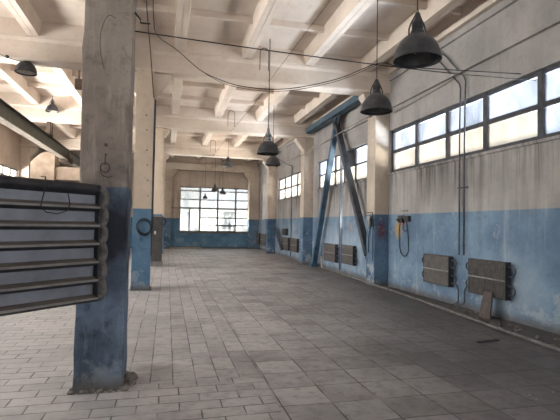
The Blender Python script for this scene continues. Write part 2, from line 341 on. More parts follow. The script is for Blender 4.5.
def bar(bm, a, b, w, h, up=(0, 0, 1)):
    a = Vector(a); b = Vector(b); d = (b - a).normalized(); s = d.cross(Vector(up)).normalized(); u = s.cross(d)
    vs = []
    for p in (a, b):
        for i, j in ((-1, -1), (1, -1), (1, 1), (-1, 1)): vs.append(bm.verts.new(p + s * (w / 2 * i) + u * (h / 2 * j)))
    for f in ((0, 1, 2, 3), (7, 6, 5, 4), (0, 4, 5, 1), (1, 5, 6, 2), (2, 6, 7, 3), (3, 7, 4, 0)): bm.faces.new([vs[i] for i in f])
    return bm
def rough_box(x0, x1, y0, y1, z0, z1, amp, step, seed):
    """box with slightly knocked edges: subdivided grid displaced by hashed noise"""
    from mathutils import noise as mn
    bm = BM(); box(bm, x0, x1, y0, y1, z0, z1)
    nz_ = max(2, int((z1 - z0) / step))
    for k in range(1, nz_):
        g = list(bm.verts) + list(bm.edges) + list(bm.faces)
        bmesh.ops.bisect_plane(bm, geom=g, plane_co=(0, 0, z0 + (z1 - z0) * k / nz_), plane_no=(0, 0, 1))
    for ax, lo, hi in ((0, x0, x1), (1, y0, y1)):
        for k in range(1, 5):
            t = lo + (hi - lo) * (k / 5 if k not in (1, 4) else (.04 if k == 1 else .96))
            g = list(bm.verts) + list(bm.edges) + list(bm.faces)
            bmesh.ops.bisect_plane(bm, geom=g, plane_co=(t if ax == 0 else 0, t if ax == 1 else 0, 0), plane_no=(1, 0, 0) if ax == 0 else (0, 1, 0))
    cx, cy = (x0 + x1) / 2, (y0 + y1) / 2
    for v in bm.verts:
        p = v.co.copy(); n = mn.noise(p * 3.1 + Vector((seed, 0, 0))) * .6 + mn.noise(p * 9 + Vector((0, seed, 0))) * .5
        ex = abs(abs(p.x - cx) - (x1 - x0) / 2) < 1e-4; ey = abs(abs(p.y - cy) - (y1 - y0) / 2) < 1e-4
        k = amp * (1.6 if ex and ey else .6)
        d = Vector(((p.x - cx), (p.y - cy), 0)).normalized()
        v.co += d * (n - .3) * k
    return bm

def empty(name, loc=(0, 0, 0)):
    o = bpy.data.objects.new(name, None); COL.objects.link(o); o.location = loc; o.empty_display_size = .1; return o
def tag(o, label, cat, group=None):
    o['label'] = label; o['category'] = cat
    if group: o['group'] = group
    return o
def struct(name, bm, mat, smooth=False):
    o = finish(name, bm, mat, None, smooth); o['kind'] = 'structure'; return o

# ------------------------------------------------------------------ dimensions
WX = 5.317; PX = 4.94; LX = -6.4; FY = 27.12; BY = -6.6
CY = [-1.82, 4.18, 10.18, 16.18, 22.18]        # near faces of the columns, 6 m apart
BEAM_B, BEAM_T, SLAB = 4.76, 5.24, 5.55

# ------------------------------------------------------------------ shell
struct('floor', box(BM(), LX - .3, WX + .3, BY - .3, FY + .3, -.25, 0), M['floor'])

bm = BM(); box(bm, LX - .3, WX + .3, BY - .3, FY + .3, SLAB, SLAB + .2)
for rx in (-5.72, -4.24, -2.75, -1.26, .19, 1.68, 3.17, 4.62):                 # long slab ribs, two slabs meet in each
    prism(bm, [(rx - .11, BEAM_T), (rx - .004, BEAM_T), (rx - .004, BEAM_T + .02), (rx + .004, BEAM_T + .02), (rx + .004, BEAM_T), (rx + .11, BEAM_T), (rx + .15, SLAB + .01), (rx - .15, SLAB + .01)], 'Y', BY, FY)
for x0, x1 in ((LX, LX + .12), (WX - .10, WX)):
    box(bm, x0, x1, BY, FY, BEAM_T, SLAB + .01)
for c0 in CY + [28.18]:
    for k in (1, 2, 3):                                                   # shallow cross ribs
        yy = c0 - k * 1.46
        if BY < yy < FY - .1:
            prism(bm, [(yy - .035, SLAB - .12), (yy + .035, SLAB - .12), (yy + .06, SLAB + .01), (yy - .06, SLAB + .01)], 'X', LX, WX)
for c0 in CY:
    for yy in (c0 - .02, c0 + .42):
        box(bm, LX, WX, yy - .06, yy + .06, BEAM_T, SLAB + .01)            # slab ends over the beams
struct('ceiling', bm, M['ceiling'])

# right wall: band of windows per bay
def wall_with_holes(x0, x1, y0, y1, z1, holes):
    bm = BM(); cur = y0
    for a, b, s, t in sorted(holes):
        box(bm, x0, x1, cur, a, 0, z1); box(bm, x0, x1, a, b, 0, s); box(bm, x0, x1, a, b, t, z1); cur = b
    box(bm, x0, x1, cur, y1, 0, z1); return bm
RW = [(-1.0, 3.9, 2.78, 3.82), (4.72, 10.21, 2.78, 3.84), (11.5, 15.72, 2.77, 3.78), (17.6, 21.85, 2.66, 3.72)]
bm = wall_with_holes(WX, WX + .3, BY, FY, SLAB, RW)
struct('wall_right', bm, M['wall_right'])
LW = [(-3.4, 1.0, 2.7, 3.8), (2.6, 7.0, 2.7, 3.8), (8.6, 13.0, 2.7, 3.8), (13.8, 18.0, 2.7, 3.8), (18.6, 22.1, 2.9, 3.68)]
struct('wall_left', wall_with_holes(LX - .3, LX, BY, FY, SLAB, LW), M['wall_left'])
# far wall with the big window
FW = (.70, 4.77, .95, 3.64)
bm = BM(); box(bm, LX - .3, FW[0], FY, FY + .3, 0, SLAB); box(bm, FW[1], WX + .3, FY, FY + .3, 0, SLAB)
box(bm, FW[0], FW[1], FY, FY + .3, 0, FW[2]); box(bm, FW[0], FW[1], FY, FY + .3, FW[3], SLAB)
struct('wall_far', bm, M['wall'])
bm = BM(); box(bm, LX - .3, -3.2, BY - .3, BY, 0, SLAB); box(bm, 2.2, WX + .3, BY - .3, BY, 0, SLAB); box(bm, -3.2, 2.2, BY - .3, BY, 4.1, SLAB)
struct('wall_back', bm, M['wall'])
# joint ledges of the wall panels
for i, (z, h, d) in enumerate(((4.40, .06, .07), (5.13, .11, .06))):
    bm = BM()
    for a, b in ((4.68, 10.23), (10.68, 16.23), (16.68, 22.23), (22.68, 27.12)): box(bm, WX - d, WX + .01, a, b, z - h / 2, z + h / 2, .006)
    struct('trim_%d' % (i + 1), bm, M['wall_right'])
bm = BM()
for a, b, s, t in RW: box(bm, WX - .035, WX + .05, a - .04, b + .04, s - .05, s, .006)
struct('trim_3', bm, M['wall_right'])
bm = BM(); box(bm, FW[0] - .05, FW[1] + .03, FY - .05, FY + .02, FW[2] - .05, FW[2], .006)
box(bm, -.2, 5.2, FY - .025, FY + .01, 2.33, 2.38)
struct('trim_4', bm, M['frame_grey'])

# windows: frame + one mesh per pane
wn_count = [0]
def side_window(xf, a, b, s, t, mull, transom, side, dark=(), cream=(), fm='frame', fw=.05, glass='pane'):
    wn_count[0] += 1
    root = empty('window_%d' % wn_count[0], (xf, (a + b) / 2, s)); root['kind'] = 'structure'
    off = Vector((xf, (a + b) / 2, s))
    def fin(nm, bm, mat, par=root):
        for v in bm.verts: v.co -= off
        o = finish(nm, bm, mat, par); return o
    bm = BM(); x0, x1 = xf, xf + .07
    box(bm, x0, x1, a, b, s, s + fw, .004); box(bm, x0, x1, a, b, t - fw, t, .004); box(bm, x0, x1, a, a + fw, s, t, .004); box(bm, x0, x1, b - fw, b, s, t, .004)
    for y in mull: box(bm, x0 - .01, x1, y - fw * .7, y + fw * .7, s, t, .004)
    box(bm, x0 - .005, x1, a, b, transom - fw * .55, transom + fw * .55, .004)
    fin('window_frame', bm, M[fm])
    ys = [a] + list(mull) + [b]
    for i in range(len(ys) - 1):
        for j, (z0, z1) in enumerate(((s, transom), (transom, t))):
            mt = M['pane_dark'] if (i, j) in dark else (M['pane_cream'] if (i, j) in cream else M[glass])
            fin('pane', box(BM(), xf + .03, xf + .036, ys[i] + .02, ys[i + 1] - .02, z0 + .02, z1 - .02), mt)
    return root
allow = lambda n: [(i, 0) for i in range(n)]
side_window(WX + .06, -1.0, 3.9, 2.78, 3.82, (.2, 1.4, 2.6), 3.3, 'r', glass='pane_clear')
side_window(WX + .06, 4.72, 10.21, 2.78, 3.84, (5.58, 6.79, 7.90, 9.05), 3.30, 'r', cream=[(1, 0), (2, 0), (3, 0), (4, 0)], fw=.075)
side_window(WX + .06, 11.5, 15.72, 2.77, 3.78, (12.45, 13.3, 14.1, 14.9), 3.27, 'r', dark=[(1, 1)], cream=allow(5) + [(2, 1)], fw=.045)
side_window(WX + .06, 17.6, 21.85, 2.66, 3.72, (18.6, 19.6, 20.7), 3.18, 'r', cream=[(i, j) for i in range(4) for j in (0, 1)], fw=.05)
for (a, b, s, t) in LW:
    side_window(LX - .13, a, b, s, t, tuple(a + (b - a) * k / 4 for k in (1, 2, 3)), (s + t) / 2, 'l', fm='frame_grey', glass='pane_clear')
# brown boarded pane strip beside the dark infill is part of the frame bay
# far window
wn_count[0] += 1
root = empty('window_%d' % wn_count[0], ((FW[0] + FW[1]) / 2, FY + .1, FW[2])); root['kind'] = 'structure'
off = root.location.copy()
def ff(nm, bm, mat, par=root):
    for v in bm.verts: v.co -= off
    return finish(nm, bm, mat, par)
x0, x1, z0, z1 = FW; ya, yb = FY + .08, FY + .15
V = [x0, 1.87, 2.92, 4.0, x1]; fwid = .085
bm = BM()
for x in V: box(bm, max(x0, x - fwid / 2), min(x1, x + fwid / 2), ya, yb, z0, z1)
for z in (z0 + .03, 2.36, z1 - .03): box(bm, x0, x1, ya, yb, z - .045, z + .045)
for z in (3.38, 2.87): box(bm, x0, x1, ya, yb, z - .026, z + .026)
for z in (1.80, 1.37): box(bm, V[1], x1, ya, yb, z - .024, z + .024)
box(bm, 1.235, 1.30, ya, yb, z0, 2.36)
ff('window_frame', bm, M['frame_grey'])
bm = BM()   # small opening vent sash
for a in ((2.98, 3.04), (3.88, 3.94)): box(bm, a[0], a[1], ya - .05, ya - .005, 1.0, 1.36)
for a in ((1.0, 1.05), (1.31, 1.36)): box(bm, 2.98, 3.94, ya - .05, ya - .005, a[0], a[1])
ff('vent_sash', bm, M['frame'])
rows_r = [z0, 1.37, 1.80, 2.36, 2.87, 3.38, z1]
for i in range(4):
    if i == 0:
        for a, b in ((x0, 1.27), (1.27, V[1])): ff('pane', box(BM(), a + .02, b - .02, ya + .03, ya + .035, z0 + .02, 2.34), M['pane_far'])
    for j in range(6):
        if i == 0 and j < 3: continue
        ff('pane', box(BM(), V[i] + .02, V[i + 1] - .02, ya + .03, ya + .035, rows_r[j] + .012, rows_r[j + 1] - .012), M['pane_far'])

# ------------------------------------------------------------------ columns, pilasters, beams
CXL, CXR = -.72, -.335
def column(c0, lab, mat, rough=.008, x0=CXL, x1=CXR, d=.42, haunch=True, seed=1):
    bm = rough_box(x0, x1, c0, c0 + d, 0, BEAM_B, rough, .16 if rough > .01 else .6, seed)
    o = finish('concrete_column', bm, mat); tag(o, lab, 'column', None)
    return o
near = column(4.18, 'nearest square column, rough grey plaster above and dark navy paint below', M['column_near'], .022, x0=-.745, x1=-.34, seed=3)
column(10.18, 'cream and bright blue column with a coiled cable, just behind the nearest column', M['column'], .006, seed=5)
column(16.18, 'cream column standing behind the tall grey electrical cabinet', M['column'], .006, x0=-.66, x1=-.17, seed=9)
column(22.18, 'distant cream column in line behind the cabinet column', M['column'], .006, x0=-.5, x1=-.14, seed=11)
column(-1.82, 'square cream column behind the viewpoint', M['column'], .006, seed=13)

def haunch(bm, x, s, y0, y1):
    """bracket under a beam end; s=+1 spreads to +X"""
    prism(bm, [(x, BEAM_B - .02), (x, BEAM_B - .52), (x + s * .34, BEAM_B - .10), (x + s * .34, BEAM_B - .02)], 'Y', y0, y1)
names = {4.18: 'overhead cream concrete beam over the nearest column', 10.18: 'first whole cream cross beam, spanning from the coiled-cable column to the near pilaster',
         16.18: 'second cream cross beam, meeting the blue steel header at its right end', 22.18: 'third cream cross beam, the last before the far wall frame', -1.82: 'cream cross beam behind the viewpoint'}
for c0 in CY:
    bm = BM()
    prism(bm, [(c0 - .02, BEAM_B + .03), (c0 + .01, BEAM_B), (c0 + .39, BEAM_B), (c0 + .42, BEAM_B + .03), (c0 + .42, BEAM_T - .10), (c0 + .46, BEAM_T - .04), (c0 + .46, BEAM_T), (c0 - .06, BEAM_T), (c0 - .06, BEAM_T - .04), (c0 - .02, BEAM_T - .10)], 'X', LX + .01, WX - .01)
    o = finish('concrete_beam', bm, M['concrete_cream']); tag(o, names[c0], 'beam')
    hs = [(PX + .03, -1), (LX + .35, 1)]
    if c0 != 4.18 and c0 != -1.82: hs.append((CXR, 1))
    if c0 != 16.18: hs.append((CXL, -1))
    for hx, hd in hs:
        bm = BM(); haunch(bm, hx, hd, c0 + .05, c0 + .38); finish('haunch', bm, M['concrete_cream'], o)
pl = {-1.78: 'cream and blue wall pilaster behind the viewpoint', 4.23: 'wall pilaster nearest the viewpoint on the right, just out of frame', 10.23: 'near wall pilaster with a dark red paint smear on its shaded blue side',
      16.23: 'second wall pilaster, behind the foot of the blue brace', 22.23: 'third wall pilaster, beside the leaning dark boards'}
for y, lab in pl.items():
    bm = BM(); box(bm, PX - (.03 if y > 20 else 0), WX, y, y + .45, 0, BEAM_B, .012)
    o = finish('wall_pilaster', bm, M['pilaster']); tag(o, lab, 'pilaster')
for y in (-1.8, 4.2, 10.2, 16.2, 22.2):
    bm = BM(); box(bm, LX, LX + .38, y, y + .45, 0, BEAM_B, .012)
    o = finish('wall_pilaster', bm, M['wall_left'])
    tag(o, {22.2: 'cream pilaster on the left wall past the high windows', 16.2: 'cream left wall pilaster hidden behind the big register', 10.2: 'left wall pilaster left out of the frame, level with the coiled-cable column', 4.2: 'left wall pilaster level with the nearest column', -1.8: 'left wall pilaster behind the viewpoint'}[y], 'pilaster')
# frame against the far wall: two posts, a beam with corner haunches
bm = BM()
box(bm, 4.72, WX - .01, FY - .55, FY - .02, 0, 4.55, .01); box(bm, -.34, .20, FY - .5, FY - .02, 0, 4.55, .01)
prism(bm, [(.2, 4.55), (.2, 3.98), (.5, 4.45), (.5, 4.55)], 'Y', FY - .45, FY - .05)
prism(bm, [(4.74, 4.55), (4.74, 3.98), (4.40, 4.45), (4.40, 4.55)], 'Y', FY - .45, FY - .05)
box(bm, -.36, WX - .01, FY - .5, FY - .02, 4.55, 4.95, .01)
o = finish('end_frame', bm, M['pilaster']); tag(o, 'cream and blue concrete portal frame against the far wall around the big window', 'frame')
# recessed wall panel in the last bay
bm = BM()
for a, b, c, d in ((23.9, 23.97, 2.6, 3.85), (26.4, 26.47, 2.6, 3.85)): box(bm, WX - .03, WX + .01, a, b, c, d)
box(bm, WX - .03, WX + .01, 23.9, 26.47, 3.80, 3.87); box(bm, WX - .04, WX + .01, 23.9, 26.47, 2.56, 2.62)
struct('trim_5', bm, M['wall_right'])

# ------------------------------------------------------------------ blue portal bracing in the second bay
root = empty('portal_brace', (5.08, 13.45, 0)); tag(root, 'blue steel portal brace, header and two slanting legs in the second window bay', 'brace')
ro = root.location.copy()
def sub(bm):
    for v in bm.verts: v.co -= ro
    return bm
BX = 5.10
bm = BM()
for dx in (-.11, .09): box(bm, BX + dx - .01, BX + dx + .01, 10.70, 16.16, 4.90, 5.10)
for z in (4.90, 5.09): box(bm, BX - .12, BX + .10, 10.70, 16.16, z, z + .012)
finish('header', sub(bm), M['blue_steel_light'], root)
bm = BM(); prism(bm, [(12.95, 4.90), (13.75, 4.90), (13.55, 4.62), (13.15, 4.62)], 'X', BX - .015, BX + .015)
finish('gusset_plate', sub(bm), M['dark_steel'], root)
def leg(a, b, mat, w=.14):
    bm = BM(); a = Vector(a); b = Vector(b)
    for s in (-1, 1):
        o_ = Vector((s * .065, 0, 0)); bar(bm, a + o_, b + o_, .03, w, up=(0, 1, 0))
    n = 9
    for k in range(1, n):                                                 # battens joining the two channels
        p = a.lerp(b, k / n); d = (b - a).normalized() * .05; bar(bm, p - d, p + d, .13, w * .55, up=(0, 1, 0))
    d = b - a; side = Vector((0, d.z, -d.y)).normalized() * (w / 2 - .008)
    for s in (-1, 1): bar(bm, a + side * s, b + side * s, .16, .014, up=(0, 1, 0)) if False else bar(bm, a + side * s, b + side * s, .15, .014, up=side)
    finish('leg', sub(bm), mat, root)
leg((BX, 13.25, 4.85), (BX, 15.35, .12), M['blue_steel'])
leg((BX, 13.42, 4.85), (BX, 10.93, .72), M['dark_steel'])
bm = BM(); box(bm, BX - .12, BX + .12, 15.25, 15.6, 0, .12, .01); finish('foot_plate', sub(bm), M['blue_steel'], root)
bm = BM(); prism(bm, [(10.69, .95), (10.69, .45), (11.05, .6), (11.12, .85)], 'X', BX - .014, BX + .014); finish('foot_plate', sub(bm), M['dark_steel'], root)

# ------------------------------------------------------------------ floor pipe
bm = BM(); tube(bm, [(5.13, 14.45, .035), (5.03, 11.3, .035), (4.82, 7.94, .035), (4.63, 5.74, .035), (4.50, 4.1, .035), (4.42, 2.6, .035)], .026, 10)
pp = finish('floor_pipe', bm, M['floor_pipe'], None, True); tag(pp, 'long thin grey pipe lying on the floor along the foot of the right wall', 'pipe')
bm = BM(); tube(bm, [(5.13, 14.47, .035), (5.14, 14.62, .06), (5.14, 14.68, .20), (5.14, 14.68, .38)], .032, 10)
box(bm, 5.10, 5.18, 14.64, 14.72, .34, .42, .008)
finish('riser', bm, M['conduit_pale'], pp, True)

# ------------------------------------------------------------------ wall pipes
def pipe(name, pts_list, r, mat, lab, cat='pipe', group=None, clamps=()):
    o = None
    bm = BM()
    for pts in pts_list: tube(bm, pts, r, 8)
    o = finish(name, bm, mat, None, True); tag(o, lab, cat, group)
    if clamps:
        bm = BM()
        for c in clamps[:1]: box(bm, c[0] - .03, c[0] + .03, c[1] - .05, c[1] + .05, c[2] - .012, c[2] + .012)
        finish('pipe_clamp', bm, mat, o)
    return o
XW = WX - .05
pipe('heating_pipe', [[(XW, 7.36, .96), (XW, 7.36, 3.0), (XW, 7.34, 4.08), (XW, 7.38, 4.17), (XW, 7.96, 4.76), (XW, 8.3, 5.06)]], .0145, M['conduit'],
     'dark vertical heating pipe on the right wall, left of the near pair', clamps=[(XW + .02, 7.36, 2.2)])
pipe('heating_pipe', [[(XW, 7.22, .96), (XW, 7.22, 3.0), (XW, 7.19, 4.16), (XW, 7.23, 4.25), (XW, 7.80, 4.84), (XW, 8.1, 5.06)]], .0145, M['conduit'],
     'dark vertical heating pipe on the right wall, right of the near pair', clamps=[(XW + .02, 7.22, 2.2)])
pipe('heating_pipe', [[(XW - .02, 7.44, .42), (XW - .02, 7.39, .38), (XW, 7.38, .30), (XW, 7.38, .10), (XW - .05, 7.48, .02)]], .0145, M['conduit'], 'short curved pipe dropping from the flatter near radiator to the floor')
pipe('heating_pipe', [[(XW - .02, 7.08, .42), (XW, 7.17, .38), (XW, 7.20, .30), (XW, 7.20, .10), (XW - .05, 7.30, .02)]], .0145, M['conduit'], 'short curved pipe dropping from the nearest radiator to the floor')
pipe('heating_pipe', [[(XW, 13.34, .1), (XW, 13.34, 4.3)]], .02, M['conduit_blue'], 'thin blue-grey riser between the two radiators behind the brace, left of its pair')
pipe('heating_pipe', [[(XW, 13.22, .1), (XW, 13.22, 4.3)]], .02, M['conduit_blue'], 'thin blue-grey riser between the two radiators behind the brace, right of its pair')
pipe('heating_pipe', [[(XW, 19.1, .1), (XW, 19.1, 3.9), (XW, 19.1, 4.05), (XW - .05, 19.5, 4.15), (XW - .25, 20.6, 4.55)]], .02, M['conduit'], 'bent pipe climbing beside the third window bay')
pipe('heating_pipe', [[(XW, 25.6, .1), (XW, 25.6, 3.2)]], .03, M['conduit_pale'], 'pale vertical pipe on the last stretch of the right wall')
pipe('service_pipe', [[(4.90, 19.6, 4.03), (4.90, 16.0, 4.11), (4.88, 12.5, 4.20), (4.86, 9.4, 4.25)]], .014, M['pipe_dull'], 'thin pale pipe running lengthwise across the pilasters in front of the brace',
     clamps=[(4.90, 10.45, 4.22), (4.90, 16.45, 4.09)])
pipe('wall_conduit', [[(WX - .025, 9.9, 4.22), (WX - .025, 7.9, 4.30), (WX - .025, 6.9, 4.40)]], .008, M['pipe_dull'], 'slim conduit sloping just below the wall ledge above the near window')

# ------------------------------------------------------------------ radiators
def radiator(y0, y1, z0, z1, lab, fins, loops_hi=True, loops_lo=True, mat='rad_grey', contrast=True):
    root = empty('wall_radiator', (WX - .09, (y0 + y1) / 2, z0)); tag(root, lab, 'radiator', 'finned radiators on the right wall')
    ro = root.location.copy()
    def S(bm):
        for v in bm.verts: v.co -= ro
        return bm
    xf, xb = WX - .135, WX - .045; zm = (z0 + z1) / 2
    bm = BM(); n = fins; p = (y1 - y0 - .08) / n
    for k in range(n + 1):
        y = y0 + .04 + k * p
        for a, b in ((z0, zm - .008), (zm + .008, z1)): box(bm, xf, xb, y - p * .20, y + p * .20, a, b)
    for a, b in ((z0 + .02, z1 - .02),): 
        if not contrast: box(bm, xf + .006, xb - .01, y0 + .04, y1 - .04, a, b)
    finish('fin_block', S(bm), M[mat], root)
    if contrast: finish('gap_shade_sheet', S(box(BM(), xf + .03, xb - .01, y0 + .04, y1 - .04, z0 + .02, z1 - .02)), M['rad_dark'], root)  # dark sheet added so the gaps between fins look shaded
    for y in (y0 + .025, y1 - .025):
        finish('end_plate', S(box(BM(), xf - .002, xb + .01, y - .010, y + .010, z0, z1)), M['rad_dark'], root)
    bm = BM(); tube(bm, [(xf - .006, y0 + .03, zm), (xf - .006, y1 - .03, zm)], .012, 8); finish('middle_rail', S(bm), M['rad_pipe'], root, True)
    q = (z1 - z0) / 4
    for yb, s, on in ((y0, -1, loops_lo), (y1, 1, loops_hi)):
        if not on: continue
        for zc in (z0 + q, z1 - q):
            h = q * .50
            pts = [(xb - .03, yb - s * .03, zc - h)] + [(xb - .03, yb + s * (.02 + .105 * math.sin(t)), zc - h * math.cos(t)) for t in [PI * k / 8 for k in range(9)]] + [(xb - .03, yb - s * .03, zc + h)]
            finish('pipe_bend', S(tube(BM(), pts, .0135, 8)), M['conduit'], root, True)
    for y in (y0 + .2, y1 - .2): finish('wall_hook', S(box(BM(), xb, WX + .005, y - .015, y + .015, z1 - .12, z1 - .06)), M['rad_dark'], root)
    return root
radiator(6.06, 7.00, .325, .925, 'nearest wall radiator, with strong vertical fins and a leaning board under it', 19)
radiator(7.54, 8.44, .335, .915, 'flatter-looking radiator left of the nearest one, across the twin pipes', 24, contrast=False)
radiator(12.08, 13.02, .33, .89, 'radiator behind the brace, the one nearer the dark leg', 18, loops_hi=False, contrast=False)
radiator(13.5, 14.58, .30, .87, 'radiator behind the brace, the one nearer the blue leg', 18, loops_hi=False, contrast=False)
radiator(17.85, 18.90, .34, .90, 'radiator in the third bay, nearer the second pilaster', 14, loops_hi=False, contrast=False)
radiator(19.25, 20.30, .34, .90, 'radiator in the third bay, beside the leaning boards', 14, loops_hi=False, contrast=False)
radiator(24.0, 25.25, .30, .95, 'small distant radiator in the last bay, nearer one', 12, loops_hi=False, loops_lo=False, contrast=False)
radiator(25.75, 26.5, .30, .95, 'small distant radiator in the last bay, by the far corner', 12, loops_hi=False, loops_lo=False, contrast=False)

# boards
bm = BM(); a = Vector((WX - .30, 6.42, .0)); 
prism(bm, [(6.30, .0), (6.56, .0), (6.50, .42), (6.30, .42)], 'X', WX - .25, WX - .225)
o = finish('leaning_board', bm, M['plank'], None)
for v in o.data.vertices: v.co.x += (v.co.z) * .14
tag(o, 'short brown board leaning on the wall under the nearest radiator', 'board')
for pts, x, lab in (([(21.85, 1.36), (21.45, 1.38), (19.95, .34), (20.3, .28)], 5.12, 'dark board leaning diagonally against the wall past the third pilaster'),):
    o = finish('leaning_board', prism(BM(), [(p[0], p[1]) for p in pts], 'X', x, x + .03), M['plank_dark']); tag(o, lab, 'board')
o = finish('wall_box', box(BM(), WX - .14, WX, 19.75, 20.35, 1.0, 1.3, .01), M['rad_dark']); tag(o, 'dark flat box on the wall above the third-bay radiators', 'box')

# ------------------------------------------------------------------ electrical bits on the right
root = empty('wall_socket', (WX, 9.40, 1.6)); tag(root, 'black double socket on the blue wall with a cable loop hanging from it', 'socket')
def S2(bm, o):
    for v in bm.verts: v.co -= o.location
    return bm
bm = BM(); box(bm, WX - .09, WX, 9.42, 9.62, 1.56, 1.72, .015); lathe(bm, [(0, 0), (.045, 0), (.05, .03), (.04, .05), (0, .05)], (WX - .10, 9.56, 1.60), 12)
finish('socket_body', S2(bm, root), M['rad_dark'], root)
bm = BM(); box(bm, WX - .07, WX, 9.16, 9.36, 1.58, 1.71, .015); finish('plug', S2(bm, root), M['rad_dark'], root)
bm = BM(); bar(bm, (WX - .05, 9.45, 1.68), (WX - .05, 9.2, 1.66), .05, .06); finish('link', S2(bm, root), M['rad_dark'], root)
bm = BM(); tube(bm, [(WX - .05, 9.55, 1.6), (WX - .04, 9.62, 1.3), (WX - .03, 9.61, 1.0), (WX - .03, 9.56, .86), (WX - .03, 9.44, .79), (WX - .03, 9.30, .80), (WX - .03, 9.21, .92), (WX - .03, 9.22, 1.2), (WX - .04, 9.25, 1.45), (WX - .05, 9.28, 1.62)], .011, 6)
tube(bm, [(WX - .04, 9.42, 1.6), (WX - .04, 9.44, 1.42), (WX - .04, 9.36, 1.35), (WX - .04, 9.26, 1.38), (WX - .04, 9.24, 1.5)], .008, 6)
finish('cable', S2(bm, root), M['wire'], root, True)
bm = BM(); box(bm, WX - .03, WX, 9.3, 9.55, 1.82, 1.835); finish('bracket', S2(bm, root), M['rad_dark'], root)
root = empty('switch_box', (PX - .05, 10.42, 1.6)); tag(root, 'small grey switch box on the front of the near pilaster', 'switch box')
finish('box_body', S2(box(BM(), PX - .09, PX, 10.30, 10.50, 1.46, 1.72, .01), root), M['box_grey'], root)
finish('box_cover', S2(box(BM(), PX - .10, PX - .05, 10.25, 10.32, 1.44, 1.66, .01), root), M['rad_dark'], root)
bm = BM(); tube(bm, [(PX - .02, 10.30, 1.72), (PX - .02, 10.3, 1.80), (PX - .02, 10.62, 1.81)], .010, 6); tube(bm, [(PX - .02, 10.40, 1.46), (PX - .02, 10.5, 1.2), (PX - .02, 10.52, .8)], .010, 6)
tube(bm, [(PX - .02, 10.27, 1.44), (PX - .02, 10.27, .6)], .010, 6)
finish('cable', S2(bm, root), M['wire'], root, True)

# ------------------------------------------------------------------ pendant lamps
def make_lamp():
    root = empty('pendant_lamp')
    R = .24
    prof = [(R + .006, 0), (R + .008, .012), (R - .002, .02), (R * .97, .06), (R * .90, .115), (R * .78, .165), (R * .62, .205), (R * .44, .235), (R * .30, .25)]
    inner = [(r - .008, z - .004) for r, z in prof[::-1]]
    bm = lathe(BM(), prof + inner + [prof[0]], seg=32); finish('lamp_shade', bm, M['lamp_dark'], root, True)
    bm = lathe(BM(), [(R * .93, .028), (R * .86, .085), (R * .72, .13), (R * .45, .175), (.05, .19), (0.0001, .19)], seg=24); finish('reflector', bm, M['lamp_inner'], root, True)
    bm = lathe(BM(), [(.0001, .06), (.035, .07), (.05, .10), (.045, .14), (.025, .18)], seg=16); finish('bulb', bm, M['lamp_inner'], root, True)
    bm = BM(); lathe(bm, [(.070, .24), (.072, .262), (.066, .285), (.052, .295), (.046, .33), (.046, .375), (.036, .39), (.028, .405), (.028, .45), (.018, .46), (.0001, .46)], seg=16)
    for k in range(10):                                                # cooling ribs round the neck
        a = 2 * PI * k / 10; bar(bm, (.048 * math.cos(a), .048 * math.sin(a), .30), (.047 * math.cos(a), .047 * math.sin(a), .37), .012, .02, up=(math.cos(a), math.sin(a), 0))
    finish('neck', bm, M['lamp_dark'], root, True)
    for s in (-1, 1):
        bm = BM(); tube(bm, [(s * .10, 0, .225), (s * .098, 0, .29), (s * .078, 0, .345), (s * .045, 0, .40), (s * .015, 0, .455)], .009, 6); finish('yoke_arm', bm, M['lamp_dark'], root, True)
    bm = BM(); tube(bm, [(0, .014 * math.cos(t), .475 + .02 * math.sin(t)) for t in [2 * PI * k / 12 for k in range(13)]], .004, 5, False); finish('hook', bm, M['lamp_dark'], root, True)
    return root
proto = make_lamp()
def place_lamp(i, x, y, z, top, lab, s=1.0, group='dark pendant lamps over the nave', pale=False, cordlean=(0, 0), cone=False):
    if i == 0: o = proto
    else:
        o = proto.copy(); COL.objects.link(o)
        for ch in [c for c in proto.children if c.name.split('.')[0] != 'cord' and not (i == 8 and c.name.split('.')[0] in ('neck', 'yoke_arm', 'hook', 'bulb'))]:
            c = ch.copy(); COL.objects.link(c); c.parent = o
            if pale and c.name.startswith('reflector'): c.data = c.data.copy(); c.data.materials[0] = M['lamp_pale']
    o.location = (x, y, z); o.scale = (s, s, s * 1.1); o['label'] = lab; o['category'] = 'lamp'; o['group'] = group
    L = (top - z) / (s * 1.1)
    c0 = .49 if i != 8 else .24
    bm = tube(BM(), [(0, 0, c0), (0, 0, c0 + (L - c0) * .5), (0, 0, L)], .0095 / s if y > 8 else .0065, 6)
    finish('cord', bm, M['wire'] if y < 12 else M['wire_brown'], o)
    if cone:
        bm = lathe(BM(), [(.085, .24), (.066, .28), (.042, .42), (.022, .52), (.0001, .53)], seg=14); finish('neck_cone', bm, M['box_grey'] if y < 12 else M['lamp_dark'], o, True)
    return o
place_lamp(0, 2.49, 4.19, 3.19, SLAB - .01, 'largest dark pendant lamp, nearest, hanging at the top right')
place_lamp(1, 3.10, 6.39, 3.23, SLAB - .01, 'second dark pendant lamp, hanging in front of the near pilaster')
place_lamp(2, 2.10, 9.61, 3.0, SLAB - .01, 'dark pendant lamp on a long cord near mid picture, in front of a smaller one', cone=True)
place_lamp(3, 3.20, 13.88, 3.34, SLAB - .01, 'dark pendant lamp half hidden behind the mid-picture lamp')
place_lamp(4, 2.79, 21.8, 4.24, SLAB - .01, 'small distant pendant lamp hanging above and right of the far window')
place_lamp(5, 2.57, 25.6, 3.28, SLAB - .01, 'far lamp silhouetted against the top middle of the far window', .82, cone=True)
place_lamp(6, 3.03, 25.8, 3.16, SLAB - .01, 'far lamp just right of the middle one against the far window', .78)
place_lamp(7, 2.08, 26.2, 2.90, SLAB - .01, 'smallest and lowest lamp silhouetted against the far window', .6)
